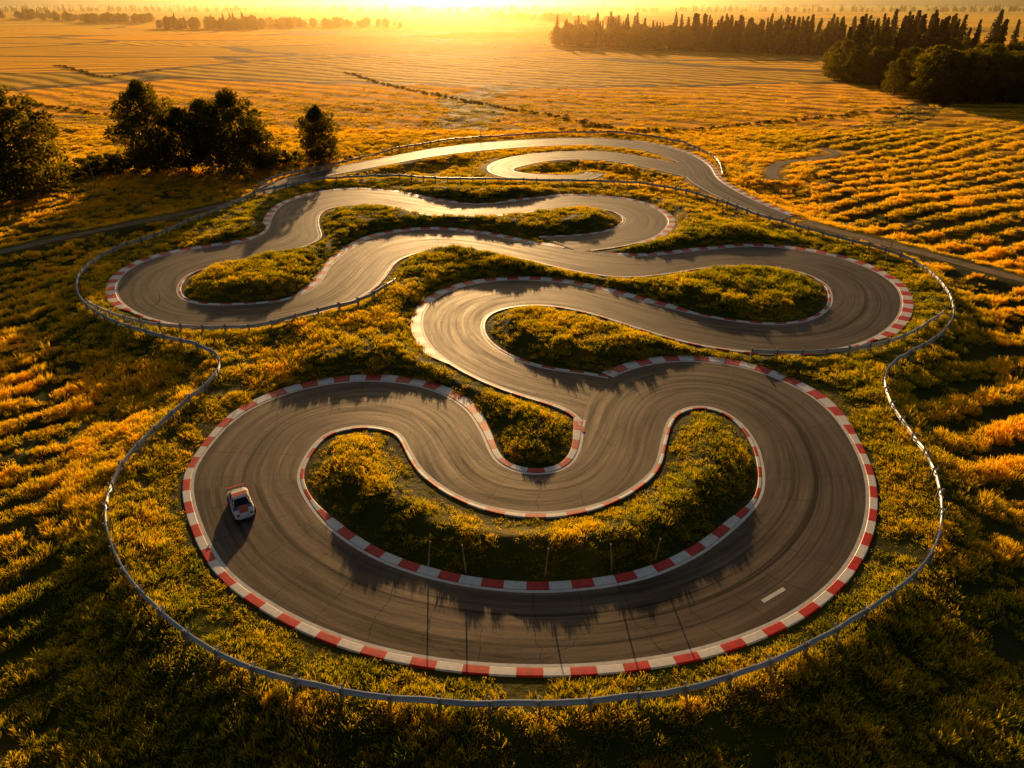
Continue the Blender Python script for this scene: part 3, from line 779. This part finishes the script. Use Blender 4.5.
# ------------------------------------------------------------------ race car
def race_car(u, v, heading):
    p = plan([(u, v)])[0]
    root = bpy.data.objects.new("race_car", None); scene.collection.objects.link(root)
    root.location = (p[0], p[1], 0.0); root.rotation_euler = (0, 0, heading); root.scale = (.98, .90, 1.0)
    W = simple("car_white_paint", (0.80, 0.78, 0.74), .3, coat=.6, var=.04); Rr = simple("car_orange_red_paint", (0.70, 0.12, 0.02), .3, coat=.6, var=.05)
    Bl = simple("car_navy_paint", (0.03, 0.06, 0.20), .3, coat=.6, var=.05); G = simple("car_glass", (0.015, 0.018, 0.02), .08, var=.1)
    T = simple("tyre_rubber", (0.02, 0.02, 0.02), .85); K = simple("car_black_trim", (0.02, 0.02, 0.022), .5); Rim = simple("wheel_rim", (0.5, 0.5, 0.5), .3, .9)
    st = [(-2.15,.70,.30,.74,.78,.84),(-2.0,.84,.24,.86,.82,.92),(-1.5,.93,.22,.95,.86,.95),(-.9,.93,.20,.93,.88,.96),(0,.91,.20,.91,.88,.94),(.8,.92,.20,.93,.84,.92),(1.4,.93,.22,.95,.78,.84),(1.9,.86,.22,.84,.64,.70),(2.15,.66,.26,.60,.48,.52)]
    vs, fs, fm = [], [], []
    for (y, a, z0, b, z1, zc) in st:
        ring = [(-a*.8, z0-.03), (-a, z0+.06), (-b*1.01, (z0+z1)/2), (-b, z1-.04), (-b*.9, z1+.03), (-b*.45, zc), (0, zc+.01), (b*.45, zc), (b*.9, z1+.03), (b, z1-.04), (b*1.01, (z0+z1)/2), (a, z0+.06), (a*.8, z0-.03)]
        for (x, z) in ring: vs.append((x, y, z))
    K_ = 13
    for i in range(len(st)-1):
        for a in range(K_-1):
            fs.append((i*K_+a, i*K_+a+1, (i+1)*K_+a+1, (i+1)*K_+a))
            fm.append(1 if (a in (1, 2, 9, 10) and i in (1, 2, 3, 6)) else (2 if (a in (4, 7) and i == 5) or (a in (3, 8) and i in (2, 3)) else (1 if (a in (5, 6) and i in (5, 6)) else 0)))
        fs.append(((i+1)*K_, (i+1)*K_+K_-1, i*K_+K_-1, i*K_)); fm.append(0)
    fs.append(tuple(range(K_))); fm.append(1); fs.append(tuple(range((len(st)-1)*K_, len(st)*K_))[::-1]); fm.append(0)
    new_obj("body", new_mesh("body", vs, fs, [W, Rr, Bl], fm, smooth=False), parent=root)
    cb = [(-1.75,.70,.93),(-.95,.78,.93),(.1,.80,.93),(.95,.74,.90)]; ct = [(-1.05,.56,1.33),(-.7,.60,1.38),(-.05,.60,1.39),(.30,.55,1.33)]
    vs, fs, fm = [], [], []
    for L in (cb, ct):
        for (y, x, z) in L: vs += [(-x, y, z), (x, y, z)]
    for i in range(3):
        fs += [(2*i, 2*i+2, 8+2*i+2, 8+2*i), (2*i+1, 8+2*i+1, 8+2*i+3, 2*i+3)]; fm += [1, 1]
        fs.append((8+2*i, 8+2*i+2, 8+2*i+3, 8+2*i+1)); fm.append(0 if i != 1 else 2)
    fs += [(0, 8, 9, 1), (6, 7, 15, 14)]; fm += [1, 1]
    new_obj("cabin", new_mesh("cabin", vs, fs, [W, G, Rr], fm), parent=root)
    vs, fs = [], []
    for i in range(4):
        for sx in (-1, 1): tube(vs, fs, (cb[i][1]*sx, cb[i][0], cb[i][2]), (ct[i][1]*sx, ct[i][0], ct[i][2]+.01), .04, .035, 6)
    new_obj("pillars", new_mesh("pillars", vs, fs, [W]), parent=root)
    for nm, x, y in (("wheel_front_left", -.84, 1.35), ("wheel_front_right", .84, 1.35), ("wheel_rear_left", -.84, -1.35), ("wheel_rear_right", .84, -1.35)):
        vs, fs = [], []; k = 20
        prof = [(-.13, .20), (-.13, .30), (-.10, .335), (.10, .335), (.13, .30), (.13, .20), (.08, .17), (.08, .03)]
        for (dx, rr) in prof:
            for a in range(k): an = 2*math.pi*a/k; vs.append((dx*(1 if x > 0 else -1), math.cos(an)*rr, math.sin(an)*rr))
        fm = []
        for s_ in range(len(prof)-1):
            for a in range(k): b = (a+1) % k; fs.append((s_*k+a, s_*k+b, (s_+1)*k+b, (s_+1)*k+a)); fm.append(0 if s_ < 5 else 1)
        new_obj(nm, new_mesh(nm, vs, fs, [T, Rim], fm), (x*1.04, y, .335), root)
    def box(nm, c, s, m):
        vs = [(c[0]+sx*s[0]/2, c[1]+sy*s[1]/2, c[2]+sz*s[2]/2) for sx in (-1, 1) for sy in (-1, 1) for sz in (-1, 1)]
        fs = [(0, 1, 3, 2), (4, 6, 7, 5), (0, 4, 5, 1), (2, 3, 7, 6), (0, 2, 6, 4), (1, 5, 7, 3)]
        o = new_obj(nm, new_mesh(nm, vs, fs, [m]), parent=root); bv = o.modifiers.new("b", 'BEVEL'); bv.width = .02; bv.segments = 2
    box("rear_wing", (0, -2.05, 1.22), (1.55, .30, .05), Rr)
    box("wing_stay_left", (-.45, -1.98, 1.03), (.04, .16, .36), K); box("wing_stay_right", (.45, -1.98, 1.03), (.04, .16, .36), K)
    box("wing_end_left", (-.78, -2.05, 1.18), (.03, .36, .2), K); box("wing_end_right", (.78, -2.05, 1.18), (.03, .36, .2), K)
    box("front_splitter", (0, 2.12, .17), (1.5, .3, .05), K)
    box("mirror_left", (-.93, .62, .98), (.16, .10, .11), Rr); box("mirror_right", (.93, .62, .98), (.16, .10, .11), Rr)
    box("headlight_left", (-.55, 2.0, .60), (.26, .16, .12), G); box("headlight_right", (.55, 2.0, .60), (.26, .16, .12), G)
race_car(242, 508, math.radians(210))

# ------------------------------------------------------------------ haze over the distant fields (real participating medium)
hm = bpy.data.materials.new("haze"); hm.use_nodes = True; t = hm.node_tree; t.nodes.clear()
out = N(t, "ShaderNodeOutputMaterial"); vs_ = N(t, "ShaderNodeVolumeScatter")
vs_.inputs["Color"].default_value = (1.0, 0.62, 0.25, 1); vs_.inputs["Density"].default_value = 0.00024; vs_.inputs["Anisotropy"].default_value = 0.90
t.links.new(vs_.outputs[0], out.inputs["Volume"])
X0, X1, Y0, Y1, Z0, Z1 = -4800, 4800, 262, 8500, -12, 75
vv = [(x, y, z) for x in (X0, X1) for y in (Y0, Y1) for z in (Z0, Z1)]
new_obj("haze", new_mesh("haze", vv, [(0, 1, 3, 2), (4, 6, 7, 5), (0, 4, 5, 1), (2, 3, 7, 6), (0, 2, 6, 4), (1, 5, 7, 3)], [hm]))
print("done")
